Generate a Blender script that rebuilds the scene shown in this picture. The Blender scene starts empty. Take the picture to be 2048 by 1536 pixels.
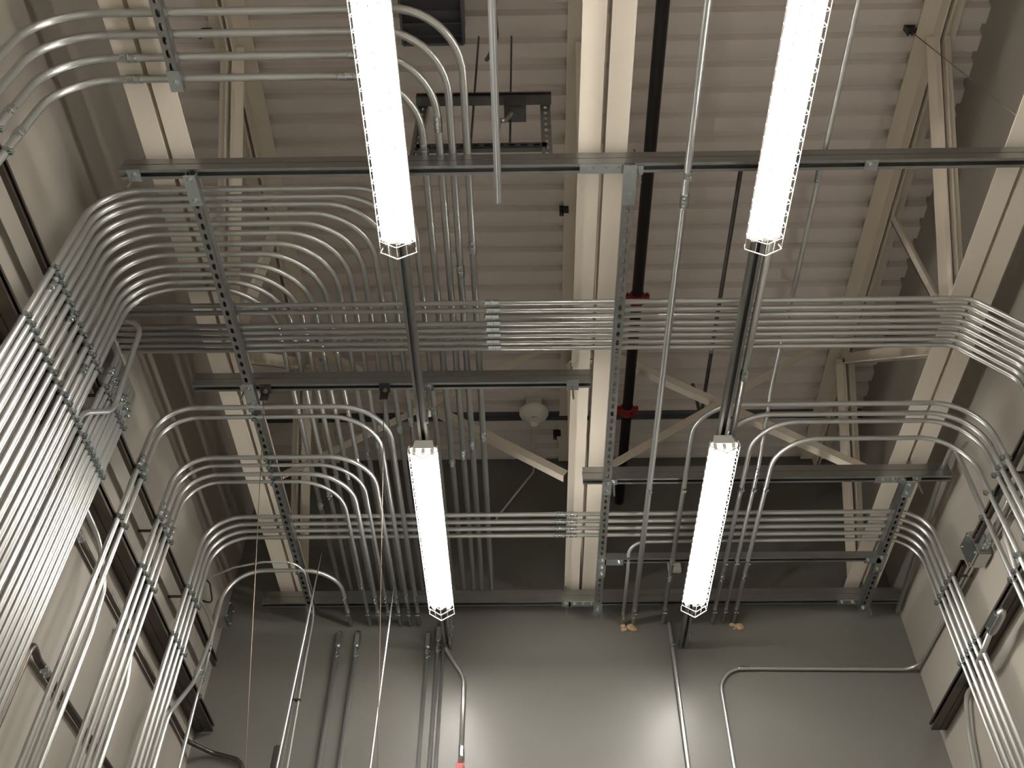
import bpy, bmesh, math, random
from mathutils import Vector, Matrix

random.seed(7)
S = bpy.context.scene
COL = S.collection
CH = 1.6                       # height of the camera above the floor

# ---------------------------------------------------------------- camera
F_PIX, PITCH, YAW, ROLL = 1910.04, math.radians(47.342), math.radians(-1.392), math.radians(0.439)
cam_d = bpy.data.cameras.new('camera')
cam = bpy.data.objects.new('camera', cam_d)
COL.objects.link(cam)
cy, sy, cp, sp = math.cos(YAW), math.sin(YAW), math.cos(PITCH), math.sin(PITCH)
fw = Vector((sy * cp, cy * cp, sp))
rt = Vector((cy, -sy, 0))
up = rt.cross(fw)
cr, sr = math.cos(ROLL), math.sin(ROLL)
R_ = cr * rt + sr * up
U_ = -sr * rt + cr * up
m = Matrix((R_, U_, -fw)).transposed().to_4x4()
m.translation = Vector((0, 0, CH))
cam.matrix_world = m
cam_d.sensor_fit = 'HORIZONTAL'
cam_d.sensor_width = 36.0
cam_d.lens = F_PIX * 36.0 / 2048.0
cam_d.clip_start = 0.02
S.camera = cam

# ---------------------------------------------------------------- world, exposure
w = bpy.data.worlds.new('world')
S.world = w
w.use_nodes = True
w.node_tree.nodes['Background'].inputs[0].default_value = (0.9, 0.85, 0.8, 1)
w.node_tree.nodes['Background'].inputs[1].default_value = 0.0
S.view_settings.view_transform = 'Standard'
S.view_settings.look = 'None'
S.view_settings.gamma = 1.0
S.view_settings.exposure = 0.0
S.view_settings.use_curve_mapping = False
TUBE_POWER = 80.0

# ---------------------------------------------------------------- dimensions (metres, heights from the camera)
XW, XE, YB, YF, ZD, ZF = -1.807, 2.165, 4.82, -4.6, 4.45, -CH
XL, XR = -1.692, 2.072         # planes of the conduits strapped to the side walls


# ---------------------------------------------------------------- materials
def mat(name, col, rough=0.5, metal=0.0, spec=0.5, noise=0.0, nscale=30.0, rvar=0.0, stretch=(1, 1, 1), bump=0.0):
    M = bpy.data.materials.new(name)
    M.use_nodes = True
    nt = M.node_tree
    b = nt.nodes['Principled BSDF']
    b.inputs['Base Color'].default_value = (*col, 1)
    b.inputs['Roughness'].default_value = rough
    b.inputs['Metallic'].default_value = metal
    b.inputs['Specular IOR Level'].default_value = spec
    if noise or rvar or bump:
        tc = nt.nodes.new('ShaderNodeTexCoord')
        mp = nt.nodes.new('ShaderNodeMapping')
        mp.inputs['Scale'].default_value = stretch
        n = nt.nodes.new('ShaderNodeTexNoise')
        n.inputs['Scale'].default_value = nscale
        n.inputs['Detail'].default_value = 4
        nt.links.new(tc.outputs['Object'], mp.inputs[0])
        nt.links.new(mp.outputs[0], n.inputs['Vector'])
        if noise:
            mx = nt.nodes.new('ShaderNodeMix')
            mx.data_type = 'RGBA'
            mx.inputs[6].default_value = (*[c * (1 - noise) for c in col], 1)
            mx.inputs[7].default_value = (*[min(1, c * (1 + noise)) for c in col], 1)
            nt.links.new(n.outputs[0], mx.inputs[0])
            nt.links.new(mx.outputs[2], b.inputs['Base Color'])
        if rvar:
            mr = nt.nodes.new('ShaderNodeMapRange')
            mr.inputs['To Min'].default_value = max(0.02, rough - rvar)
            mr.inputs['To Max'].default_value = rough + rvar
            nt.links.new(n.outputs[0], mr.inputs[0])
            nt.links.new(mr.outputs[0], b.inputs['Roughness'])
        if bump:
            bp = nt.nodes.new('ShaderNodeBump')
            bp.inputs['Strength'].default_value = bump
            bp.inputs['Distance'].default_value = 0.002
            nt.links.new(n.outputs[0], bp.inputs['Height'])
            nt.links.new(bp.outputs[0], b.inputs['Normal'])
    return M


GALV = mat('galvanized_steel', (0.57, 0.585, 0.57), 0.33, 0.82, noise=0.04, nscale=5)
ZINC = mat('zinc_fitting', (0.60, 0.65, 0.66), 0.24, 1.0, noise=0.15, nscale=60, rvar=0.08)
STRUT = mat('strut_steel', (0.38, 0.39, 0.385), 0.40, 1.0, noise=0.12, nscale=20, rvar=0.08)
WSTRUT = mat('wall_strut_steel', (0.13, 0.115, 0.10), 0.42, 1.0, noise=0.25, nscale=14)  # also puts a dim reflection into the colour of two left wall conduits
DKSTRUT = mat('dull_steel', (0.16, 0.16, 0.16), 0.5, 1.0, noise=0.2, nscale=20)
CREAM = mat('joist_paint', (0.86, 0.79, 0.68), 0.45, noise=0.04, nscale=6)
DECK = mat('deck_paint', (0.80, 0.74, 0.70), 0.5, noise=0.05, nscale=4)
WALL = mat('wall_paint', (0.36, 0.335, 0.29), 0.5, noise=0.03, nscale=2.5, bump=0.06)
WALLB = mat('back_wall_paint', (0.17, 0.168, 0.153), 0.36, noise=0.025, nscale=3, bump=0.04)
FLOOR = mat('floor_concrete', (0.82, 0.80, 0.77), 0.35, noise=0.04, nscale=3)
BLACKP = mat('black_pipe', (0.018, 0.015, 0.017), 0.42, noise=0.2, nscale=10)
REDP = mat('red_coupling', (0.22, 0.012, 0.014), 0.45, noise=0.2, nscale=40)
WHITE = mat('white_enamel', (0.85, 0.84, 0.80), 0.35)
PLASTIC = mat('white_plastic', (0.92, 0.90, 0.84), 0.28)
WIRE = mat('guard_wire', (0.85, 0.82, 0.78), 0.35)
DARK = mat('dark_part', (0.03, 0.028, 0.027), 0.5)
DARKV = mat('dark_louver', (0.10, 0.10, 0.115), 0.4, noise=0.2, nscale=15)
BRASS = mat('brown_wire', (0.30, 0.24, 0.19), 0.5, 0.6)
CAULK = mat('tan_caulk', (0.50, 0.36, 0.22), 0.8, noise=0.25, nscale=50)
BLACKW = mat('black_wire', (0.02, 0.02, 0.02), 0.6)
CAST = mat('cast_fitting', (0.55, 0.56, 0.56), 0.34, 1.0, noise=0.15, nscale=60)
RED = mat('red_plastic', (0.45, 0.03, 0.03), 0.4)
TUBE = bpy.data.materials.new('lamp_tube')
TUBE.use_nodes = True
_n = TUBE.node_tree
_n.nodes.remove(_n.nodes['Principled BSDF'])
_e = _n.nodes.new('ShaderNodeEmission')
_e.inputs[0].default_value = (1.0, 0.945, 0.875, 1)
_e.inputs[1].default_value = TUBE_POWER
_n.links.new(_e.outputs[0], _n.nodes['Material Output'].inputs[0])


# ---------------------------------------------------------------- mesh helpers
def V(p):
    return Vector((p[0], p[1], p[2] + CH))


def link(name, bm, material, parent=None, smooth=False, recalc=True):
    me = bpy.data.meshes.new(name)
    if recalc:
        bmesh.ops.recalc_face_normals(bm, faces=bm.faces)
    bm.to_mesh(me)
    bm.free()
    if smooth:
        for p in me.polygons:
            p.use_smooth = True
    me.materials.append(material)
    o = bpy.data.objects.new(name, me)
    COL.objects.link(o)
    if parent:
        o.parent = parent
        o.matrix_parent_inverse = parent.matrix_world.inverted()
    return o


def inst(name, me, mtx, parent):
    o = bpy.data.objects.new(name, me)
    COL.objects.link(o)
    o.parent = parent
    o.matrix_local = parent_inv(parent) @ mtx
    return o


def parent_inv(p):
    return Matrix.Translation(-p.location)


def empty(name, loc, label=None, cat=None, group=None):
    o = bpy.data.objects.new(name, None)
    COL.objects.link(o)
    o.empty_display_size = 0.05
    o.location = V(loc)
    o.matrix_world = Matrix.Translation(V(loc))
    if label:
        tag(o, label, cat, group)
    return o


def tag(o, label, cat, group=None):
    o['label'] = label
    o['category'] = cat
    if group:
        o['group'] = group
    return o


def structure(o, label):
    o['kind'] = 'structure'
    o['label'] = label
    return o


def box(bm, c, s, mtx=None):
    """axis box of size s about c; mtx maps local to world"""
    vs = []
    for dx in (-.5, .5):
        for dy in (-.5, .5):
            for dz in (-.5, .5):
                p = Vector((c[0] + dx * s[0], c[1] + dy * s[1], c[2] + dz * s[2]))
                vs.append(bm.verts.new(mtx @ p if mtx else p))
    for f in ((0, 1, 3, 2), (4, 6, 7, 5), (0, 4, 5, 1), (2, 3, 7, 6), (0, 2, 6, 4), (1, 5, 7, 3)):
        bm.faces.new([vs[i] for i in f])


def wbox(bm, x0, x1, y0, y1, z0, z1):
    box(bm, ((x0 + x1) / 2, (y0 + y1) / 2, (z0 + z1) / 2 + CH), (abs(x1 - x0), abs(y1 - y0), abs(z1 - z0)))


def fillet(pts, rad):
    pts = [Vector(p) for p in pts]
    if not isinstance(rad, (list, tuple)):
        rad = [rad] * (len(pts) - 2)
    out = [pts[0]]
    for i in range(1, len(pts) - 1):
        P, a, b = pts[i], (pts[i] - pts[i - 1]), (pts[i + 1] - pts[i])
        la, lb = a.length, b.length
        a.normalize()
        b.normalize()
        th = a.angle(b)
        if th < 0.02:
            out.append(P)
            continue
        t = min(rad[i - 1] * math.tan(th / 2), la * .49 if i > 1 else la * .95, lb * .49 if i < len(pts) - 2 else lb * .95)
        r = t / math.tan(th / 2)
        s = P - a * t
        nrm = (b - a * a.dot(b)).normalized()
        c = s + nrm * r
        n = max(3, int(th / math.radians(8)))
        for k in range(n + 1):
            q = th * k / n
            out.append(c - nrm * r * math.cos(q) + a * r * math.sin(q))
    out.append(pts[-1])
    return out


def sweep(bm, pts, r, seg=12, cap=True, radii=None):
    pts = [Vector(p) for p in pts]
    t0 = (pts[1] - pts[0]).normalized()
    ref = Vector((0, 0, 1)) if abs(t0.z) < .9 else Vector((0, 1, 0))
    n = (ref - t0 * ref.dot(t0)).normalized()
    rings = []
    pt = t0
    for i, p in enumerate(pts):
        if i == 0:
            t = t0
        elif i == len(pts) - 1:
            t = (pts[i] - pts[i - 1]).normalized()
        else:
            t = ((pts[i + 1] - pts[i]).normalized() + (pts[i] - pts[i - 1]).normalized()).normalized()
        ax = pt.cross(t)
        if ax.length > 1e-7:
            n = Matrix.Rotation(pt.angle(t), 3, ax.normalized()) @ n
        n = (n - t * n.dot(t)).normalized()
        pt = t
        b = t.cross(n)
        rr = radii[i] if radii else r
        rings.append([bm.verts.new(p + (n * math.cos(2 * math.pi * k / seg) + b * math.sin(2 * math.pi * k / seg)) * rr) for k in range(seg)])
    for i in range(len(rings) - 1):
        for k in range(seg):
            bm.faces.new((rings[i][k], rings[i][(k + 1) % seg], rings[i + 1][(k + 1) % seg], rings[i + 1][k]))
    if cap:
        bm.faces.new(list(reversed(rings[0])))
        bm.faces.new(rings[-1])


def smooth_sides(o, maxverts=6):
    for p in o.data.polygons:
        p.use_smooth = len(p.vertices) == 4
    return o


def prism(bm, poly, ax_from, ax_to):
    """closed polygon (list of 3D points at the start) extruded by the vector ax_to-ax_from"""
    d = Vector(ax_to) - Vector(ax_from)
    a = [bm.verts.new(Vector(p)) for p in poly]
    b = [bm.verts.new(Vector(p) + d) for p in poly]
    n = len(a)
    for i in range(n):
        bm.faces.new((a[i], a[(i + 1) % n], b[(i + 1) % n], b[i]))
    bm.faces.new(list(reversed(a)))
    bm.faces.new(b)


def frame(axis, toward, pos):
    z = Vector(axis).normalized()
    y = -Vector(toward).normalized()
    y = (y - z * y.dot(z)).normalized()
    x = y.cross(z)
    mm = Matrix((x, y, z)).transposed().to_4x4()
    mm.translation = V(pos)
    return mm


# ---------------------------------------------------------------- fittings shared by the conduits
_cache = {}


def coupling_mesh(r):
    k = ('c', r)
    if k not in _cache:
        bm = bmesh.new()
        R = r * 1.16
        sweep(bm, [(0, 0, -.03), (0, 0, -.027), (0, 0, -.004), (0, 0, -.002), (0, 0, .002), (0, 0, .004), (0, 0, .027), (0, 0, .03)], R, 12,
              radii=[R * .95, R, R, R * 1.08, R * 1.08, R, R, R * .95])
        for z in (-.016, .016):
            sweep(bm, [(0, R * .9, z), (0, R + .005, z)], .0042, 6)
        bmesh.ops.recalc_face_normals(bm, faces=bm.faces)
        me = bpy.data.meshes.new('coupling')
        bm.to_mesh(me)
        bm.free()
        me.materials.append(ZINC)
        _cache[k] = me
    return _cache[k]


def clamp_mesh(r):
    """two piece strut clamp: band, ears into the strut slot on the -Y side, bolt through the ears on the +Y side"""
    k = ('s', r)
    if k not in _cache:
        bm = bmesh.new()
        R = r + .0022
        n = 12
        for zz in (0,):
            ring = []
            for i in range(n + 1):
                a = math.radians(-60 + 300 * i / n)
                ring.append(a)
            a0, b0 = [], []
            for a in ring:
                c, s = math.cos(a), math.sin(a)
                a0.append([bm.verts.new((R * c, R * s, z)) for z in (-.0125, .0125)])
                b0.append([bm.verts.new(((r - .0005) * c, (r - .0005) * s, z)) for z in (-.0125, .0125)])
            for i in range(n):
                bm.faces.new((a0[i][0], a0[i + 1][0], a0[i + 1][1], a0[i][1]))
                bm.faces.new((b0[i][0], b0[i][1], b0[i + 1][1], b0[i + 1][0]))
                bm.faces.new((a0[i][0], b0[i][0], b0[i + 1][0], a0[i + 1][0]))
                bm.faces.new((a0[i][1], a0[i + 1][1], b0[i + 1][1], b0[i][1]))
        for s in (-1, 1):
            box(bm, (s * R * .62, -R * .95, 0), (.0028, .010, .025))
        # bolt ears on the free side
        for s in (-1, 1):
            box(bm, (s * .004, R + .005, 0), (.0024, .013, .025))
        sweep(bm, [(-.011, R + .006, 0), (.011, R + .006, 0)], .0036, 6)
        sweep(bm, [(.006, R + .006, 0), (.0105, R + .006, 0)], .0062, 6)
        bmesh.ops.recalc_face_normals(bm, faces=bm.faces)
        me = bpy.data.meshes.new('strut_clamp')
        bm.to_mesh(me)
        bm.free()
        me.materials.append(ZINC)
        _cache[k] = me
    return _cache[k]


def conduit(label, pts, r, R=.2, clamps=(), couplings=(), group=None, material=None, name='conduit', cat='conduit', seg=12):
    """pts run along the conduit; clamps = (pos, axis, toward strut); couplings = (pos, axis)"""
    root = empty(name, pts[0], label, cat, group)
    bm = bmesh.new()
    sweep(bm, [V(p) for p in fillet(pts, R)], r, seg)
    smooth_sides(link('tube', bm, material or GALV, root))
    for pos, axis, tow in clamps:
        inst('strut_clamp', clamp_mesh(r), frame(axis, tow, pos), root)
    for pos, axis in couplings:
        tow = (0, .5, 1) if abs(axis[1]) < .5 else (0.3, 0, 1)
        if abs(axis[2]) > .5:
            tow = (-1 if pos[0] < 0 else 1, .2, 0)
        inst('coupling', coupling_mesh(r), frame(axis, tow, pos), root)
    return root


ORD = 'first second third fourth fifth sixth seventh eighth ninth tenth eleventh twelfth'.split()
X_, Y_, Z_ = (1, 0, 0), (0, 1, 0), (0, 0, 1)
UP, DN = (0, 0, 1), (0, 0, -1)


# ---------------------------------------------------------------- strut channel
def strut_bm(bm, p0, p1, opening, depth=.041, width=.041, t=.0026, lip=.0095, holes=False, flip_double=False):
    p0, p1 = V(p0), V(p1)
    L = (p1 - p0).length
    z = (p1 - p0).normalized()
    y = Vector(opening).normalized()
    x = y.cross(z)
    mm = Matrix((x, y, z)).transposed().to_4x4()
    mm.translation = p0

    def chan(sign, y0):
        # sign=+1: back plate at y0, opening at y0+depth
        h = width / 2
        for s in (-1, 1):
            box(bm, (s * (h - t / 2), y0 + sign * (depth / 2 + .0012), L / 2), (t, depth - .0024, L), mm)
            box(bm, (s * (h - lip / 2 - t), y0 + sign * (depth - t / 2), L / 2), (lip, t, L), mm)
            box(bm, (s * (h - lip - t / 2), y0 + sign * (depth - .005), L / 2), (t, .0075, L), mm)
        yb = y0 + sign * t / 2
        if not holes:
            box(bm, (0, yb, L / 2), (width - 2 * t, t, L), mm)
        else:
            pitch, hw, hl = .048, .0075, .0145
            n = int(L / pitch)
            off = (L - n * pitch) / 2
            hh = h - t
            for face_y in (yb - t / 2, yb + t / 2):
                def q(*cs):
                    bm.faces.new([bm.verts.new(mm @ Vector((a, face_y, b))) for a, b in cs])
                q((-hh, 0), (hh, 0), (hh, off), (-hh, off))
                q((-hh, L - off), (hh, L - off), (hh, L), (-hh, L))
                for i in range(n):
                    a, b = off + i * pitch, off + (i + 1) * pitch
                    c = (a + b) / 2
                    oct_ = [(hw, c - hl * .5), (hw, c + hl * .5), (hw * .5, c + hl), (-hw * .5, c + hl), (-hw, c + hl * .5), (-hw, c - hl * .5), (-hw * .5, c - hl), (hw * .5, c - hl)]
                    q((hh, a), (hh, b), oct_[1], oct_[0])
                    q((-hh, b), (-hh, a), oct_[5], oct_[4])
                    q((hh, b), (-hh, b), oct_[4], oct_[3], oct_[2], oct_[1])
                    q((-hh, a), (hh, a), oct_[0], oct_[7], oct_[6], oct_[5])
    chan(1, 0)
    if flip_double:
        chan(-1, 0)


def strut(label, p0, p1, opening, holes=False, double=False, material=None, plates=(), group=None, name='strut_channel', depth=.041):
    """p0-p1 is the centre line of the back plate; plates = (centre, sx, sy, [bolt offsets])"""
    root = empty(name, p0, label, 'strut', group)
    bm = bmesh.new()
    strut_bm(bm, p0, p1, opening, holes=holes, flip_double=double, depth=depth)
    link('channel', bm, material or STRUT, root, recalc=False)
    for c, sx, sy, bolts in plates:
        bm = bmesh.new()
        box(bm, V(c), (sx, sy, .006))
        f = link('joint_plate', bm, ZINC, root)
        for bx, by in bolts:
            bm = bmesh.new()
            q = V((c[0] + bx, c[1] + by, c[2]))
            sweep(bm, [q + Vector((0, 0, .002)), q + Vector((0, 0, -.005)), q + Vector((0, 0, -.0051)), q + Vector((0, 0, -.013))], .0105, 6, radii=[.014, .014, .0105, .0105])
            link('bolt', bm, ZINC, f)
    return root


# ================================================================ setting
bm = bmesh.new()
wbox(bm, XW - .15, XE + .15, YF - .15, YB + .15, ZF - .1, ZF)
structure(link('floor', bm, FLOOR), 'concrete floor under the room')
bm = bmesh.new()
wbox(bm, XW - .12, XW, YF - .12, YB + .12, ZF, ZD + .1)
structure(link('wall_left', bm, WALL), 'painted wall on the left behind the conduits')
bm = bmesh.new()
wbox(bm, XE, XE + .12, YF - .12, YB + .12, ZF, ZD + .1)
structure(link('wall_right', bm, WALL), 'painted wall on the right')
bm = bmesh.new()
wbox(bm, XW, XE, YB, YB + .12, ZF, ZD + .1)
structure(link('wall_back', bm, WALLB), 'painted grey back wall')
bm = bmesh.new()
wbox(bm, XW, XE, YF - .12, YF, ZF, ZD + .1)
structure(link('wall_front', bm, WALL), 'painted wall behind the viewpoint')

# corrugated roof deck, ribs running across the room
bm = bmesh.new()
prof = []
y = YF - .05
PITCH_D = .1335
while y < YB + .05:
    prof += [(y, 0), (y + .074, 0), (y + .088, .038), (y + .1195, .038)]
    y += PITCH_D
prof.append((y, 0))
for x0, x1 in ((XW - .05, XE + .05),):
    a = [bm.verts.new(V((x0, p[0], ZD + p[1]))) for p in prof]
    b = [bm.verts.new(V((x1, p[0], ZD + p[1]))) for p in prof]
    for i in range(len(prof) - 1):
        bm.faces.new((a[i], b[i], b[i + 1], a[i + 1]))
    top = [bm.verts.new(V((x, yy, ZD + .06))) for x, yy in ((x0, YF - .05), (x1, YF - .05), (x1, y), (x0, y))]
    bm.faces.new(top)
structure(link('ceiling', bm, DECK), 'corrugated steel roof deck, ribs running across')


# ================================================================ roof joists
def angle_pair(bm, xc, y0, y1, z, legs_up, w=.086, t=.007, gap=.018):
    """two angles back to back running along Y; z is the outer face of the flat legs"""
    d = 1 if legs_up else -1
    for s in (-1, 1):
        xi = xc + s * gap / 2
        wbox(bm, xi, xi + s * w, y0, y1, z, z + d * t)
        wbox(bm, xi, xi + s * t, y0, y1, z + d * t, z + d * w)


def lbar(bm, p, q, side, w=.05, t=.006):
    """angle section from p to q in a joist plane (X constant)"""
    p, q = V(p), V(q)
    d = (q - p).normalized()
    x = Vector((1, 0, 0))
    n = x.cross(d)
    mm = Matrix((x, n, d)).transposed().to_4x4()
    mm.translation = p
    L = (q - p).length
    box(bm, (side * t / 2, 0, L / 2), (t, w, L), mm)
    box(bm, (side * w / 2, -w / 2 + t / 2, L / 2), (w, t, L), mm)


def joist(xc, label):
    root = empty('roof_joist', (xc, YF, 3.33), label, 'joist', 'painted roof joists')
    bm = bmesh.new()
    angle_pair(bm, xc, YF, YB - .01, 3.33, True)
    link('bottom_chord', bm, CREAM, root)
    bm = bmesh.new()
    angle_pair(bm, xc, YF, YB - .01, ZD - .003, False)
    link('top_chord', bm, CREAM, root)
    zb, zt = 3.38, 4.40
    nodes_b = [-3.07, -1.1, .87, 2.84, 4.79]
    nodes_t = [-2.09, -.12, 1.86, 3.87]
    for yb in nodes_b:
        for yt in nodes_t:
            if abs(yb - yt) < 1.1 and (yb, yt) != (.87, 1.86):
                bm = bmesh.new()
                for s in (-1, 1):
                    lbar(bm, (xc + s * .011, yb + .07 * (1 if yt > yb else -1), zb), (xc + s * .011, yt, zt), s, w=.068 if yt > 3 and yb < 3 else .046)
                link('web_member', bm, CREAM, root)
    for yv in (-3.07, -1.1, 2.84):
        bm = bmesh.new()
        s = 1
        lbar(bm, (xc + .011 * s, yv, zb - .04), (xc + .011 * s, yv, zt), s, w=.045)
        link('web_member', bm, CREAM, root)
    return root


joist(-1.385, 'cream painted steel roof joist along the left wall')
joist(.299, 'cream painted steel roof joist down the middle, beside the black pipe')
joist(1.942, 'cream painted steel roof joist along the right wall')


def bridging(label, p, q):
    p, q = V(p), V(q)
    d = (q - p).normalized()
    yv = Vector((0, 1, 0))
    n = d.cross(yv)
    mm = Matrix((yv, n, d)).transposed().to_4x4()
    mm.translation = p
    L = (q - p).length
    bm = bmesh.new()
    box(bm, (0, 0, L / 2), (.005, .045, L), mm)
    box(bm, (.0225, .020, L / 2), (.045, .005, L), mm)
    tag(link('bridging_angle', bm, CREAM), label, 'brace', 'cross bridging between the joists')


bridging('cream diagonal angle brace rising rightward from the left joist behind the round bundle', (-1.29, 3.73, 3.36), (.20, 3.73, 4.43))
bridging('cream diagonal angle brace rising leftward from the middle joist past the smoke detector', (.195, 3.765, 3.385), (-1.29, 3.765, 4.43))
bridging('cream diagonal angle brace rising rightward from the middle joist behind the black pipe', (.395, 3.73, 3.38), (1.84, 3.73, 4.43))
bridging('cream diagonal angle brace rising leftward from the right joist', (1.845, 3.765, 3.36), (.395, 3.765, 4.43))

# ================================================================ struts
ZX0, ZX1 = 3.21, 3.251          # cross struts: lower face and back plates
HB = 'grey double strut channel hung below the joists, '
cross = []


def xstrut(label, x0, x1, yc, plates=()):
    return strut(label, (x0, yc, ZX1), (x1, yc, ZX1), DN, double=True, plates=plates, name='cross_strut', group='double struts across the ceiling')


PB = [(-.05, 0), (0, 0), (.05, 0)]
xstrut('long grey double strut spanning the whole ceiling below the upper lamps', -1.546, XE - .004, 1.853,
       plates=[((.30, 1.853, ZX0 - .0035), .19, .038, PB), ((-1.49, 1.853, ZX0 - .0035), .05, .05, [(0, 0)]), ((1.30, 1.853, ZX0 - .0035), .05, .045, [(0, 0)])])
xstrut('grey double strut crossing below the round bundle, from left joist to middle joist', -1.541, .289, 2.965,
       plates=[((-.457, 2.965, ZX0 - .0035), .05, .045, [(0, 0)]), ((.205, 2.965, ZX0 - .0035), .055, .055, [(0, 0)])])
xstrut('grey double strut crossing from the middle joist to the right wall', .274, 2.12, 3.632,
       plates=[((1.83, 3.632, ZX0 - .0035), .19, .042, PB)])
xstrut('grey double strut crossing just in front of the back wall', -1.56, 2.136, 4.69,
       plates=[((.31, 4.69, ZX0 - .0035), .17, .045, PB), ((.21, 4.69, ZX0 - .0035), .05, .055, [(0, 0)]), ((1.83, 4.69, ZX0 - .0035), .12, .04, [(-.03, 0), (.03, 0)])])

ZY0 = 3.169                      # struts along the room, bolted under the cross struts
strut('perforated grey strut running lengthwise under the middle joist', (.391, 1.83, ZY0), (.391, 4.735, ZY0), UP, holes=True,
      name='slotted_strut', group='perforated struts along the room',
      plates=[((.391, 1.90, ZY0 - .0035), .05, .17, [(0, -.05), (0, .04)]), ((.391, 3.632, ZY0 - .0035), .046, .10, [(0, -.03), (0, .03)]),
              ((.391, 4.29, ZY0 - .0035), .05, .17, [(0, -.06), (0, 0), (0, .06)]), ((.46, 4.24, ZY0 - .0035), .10, .05, [(.02, 0)]),
              ((.391, 4.69, ZY0 - .0035), .05, .10, [(0, 0)])])
strut('perforated grey strut running lengthwise under the left joist, below many conduits', (-1.268, 1.84, ZY0), (-1.268, 4.735, ZY0), UP, holes=True,
      name='slotted_strut', group='perforated struts along the room',
      plates=[((-1.268, 1.90, ZY0 - .0035), .046, .13, [(0, -.045), (0, .045)]), ((-1.268, 2.98, ZY0 - .0035), .05, .16, [(0, -.05), (0, .05)]),
              ((-1.268, 4.69, ZY0 - .0035), .05, .09, [(0, 0)])])
strut('short perforated grey strut running lengthwise beside the right wall', (1.895, 3.61, ZY0), (1.91, 4.72, ZY0), UP, holes=True,
      name='slotted_strut', group='perforated struts along the room',
      plates=[((1.897, 3.66, ZY0 - .0035), .05, .12, [(0, -.03), (0, .03)]), ((1.903, 4.27, ZY0 - .0035), .05, .15, [(0, -.05), (0, .05)]),
              ((1.86, 4.24, ZY0 - .0035), .09, .045, [(-.025, 0)]), ((1.91, 4.69, ZY0 - .0035), .05, .08, [(0, 0)])])
strut('perforated grey strut at upper left under the four large conduits', (-1.245, .35, ZY0 + .085), (-1.255, 1.54, ZY0 + .085), UP, holes=True, depth=.0315,
      name='slotted_strut', group='perforated struts along the room',
      plates=[((-1.254, 1.50, ZY0 + .081), .046, .08, [(0, .01)])])
strut('thin grey strut between the two perforated struts on the right, nearer than the back strut', (.41, 4.235, 3.21), (1.885, 4.235, 3.21), DN, name='cross_strut')

# wall struts
def upper_wall_strut(label, xback, s, y0, y1, z, posts, wall):
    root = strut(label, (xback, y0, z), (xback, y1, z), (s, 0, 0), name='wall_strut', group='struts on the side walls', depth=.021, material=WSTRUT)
    for yy in posts:
        bm = bmesh.new()
        sweep(bm, [V((wall, yy, z)), V((xback, yy, z))], .007, 10)
        link('standoff', bm, WSTRUT, root)


upper_wall_strut('thin strut on the left wall, upper of its two, behind the conduits', -1.725, 1, -.6, 4.60, 2.78, (.4, 1.35, 2.2, 2.6, 3.46, 3.98), XW)
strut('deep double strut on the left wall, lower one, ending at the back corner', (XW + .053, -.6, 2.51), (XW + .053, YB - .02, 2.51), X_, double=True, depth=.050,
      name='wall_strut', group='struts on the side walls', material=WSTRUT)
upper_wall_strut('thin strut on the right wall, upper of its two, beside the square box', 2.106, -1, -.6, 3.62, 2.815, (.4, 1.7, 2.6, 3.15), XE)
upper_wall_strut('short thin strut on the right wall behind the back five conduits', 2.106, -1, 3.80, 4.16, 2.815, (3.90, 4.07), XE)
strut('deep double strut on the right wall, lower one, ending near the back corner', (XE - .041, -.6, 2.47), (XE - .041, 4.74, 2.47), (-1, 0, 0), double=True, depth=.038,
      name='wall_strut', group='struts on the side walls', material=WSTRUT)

# ================================================================ conduits: twelve off the left wall
S12Y = [1.977, 2.015, 2.049, 2.094, 2.139, 2.185, 2.237, 2.289, 2.345, 2.390, 2.429, 2.467]
S12X = [-.452, -.512, -.572, -.632, -.690, -.752, -.809, -.870, -.933, -.995, -1.051, -1.112]
S12C = [3.21, 3.24, 3.28, 3.33, 3.39, 3.44, 3.52, 3.57, 3.67, 3.70, 3.83, 3.91]
r34, r1, r12 = .0117, .0147, .0095
zt = 3.306
wall_clamps = lambda y, r, x, t: [((x, y, 2.78 if x < 0 else 2.815), Z_, t), ((x, y, 2.51 if x < 0 else 2.47), Z_, t)]
for i in range(12):
    yy, xx = S12Y[i], S12X[i]
    conduit('galvanized conduit, %s from the top of the twelve bending off the left wall' % ORD[i],
            [(XL, yy, ZF), (XL, yy, zt), (xx, yy, zt), (xx, YB - .0005, zt)], .0126, [.19, .24 + .003 * (i % 3)],
            clamps=wall_clamps(yy, r34, XL, (-1, 0, 0)) + [((xx, 2.965, zt), Y_, DN), ((xx, 4.69, zt), Y_, DN)],
            couplings=[((xx, S12C[i], zt), Y_)] + ([((XL, yy, 2.69 + .03 * (i % 3)), Z_)] if i % 4 == 1 else []),
            group='twelve conduits bending off the left wall')

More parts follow.
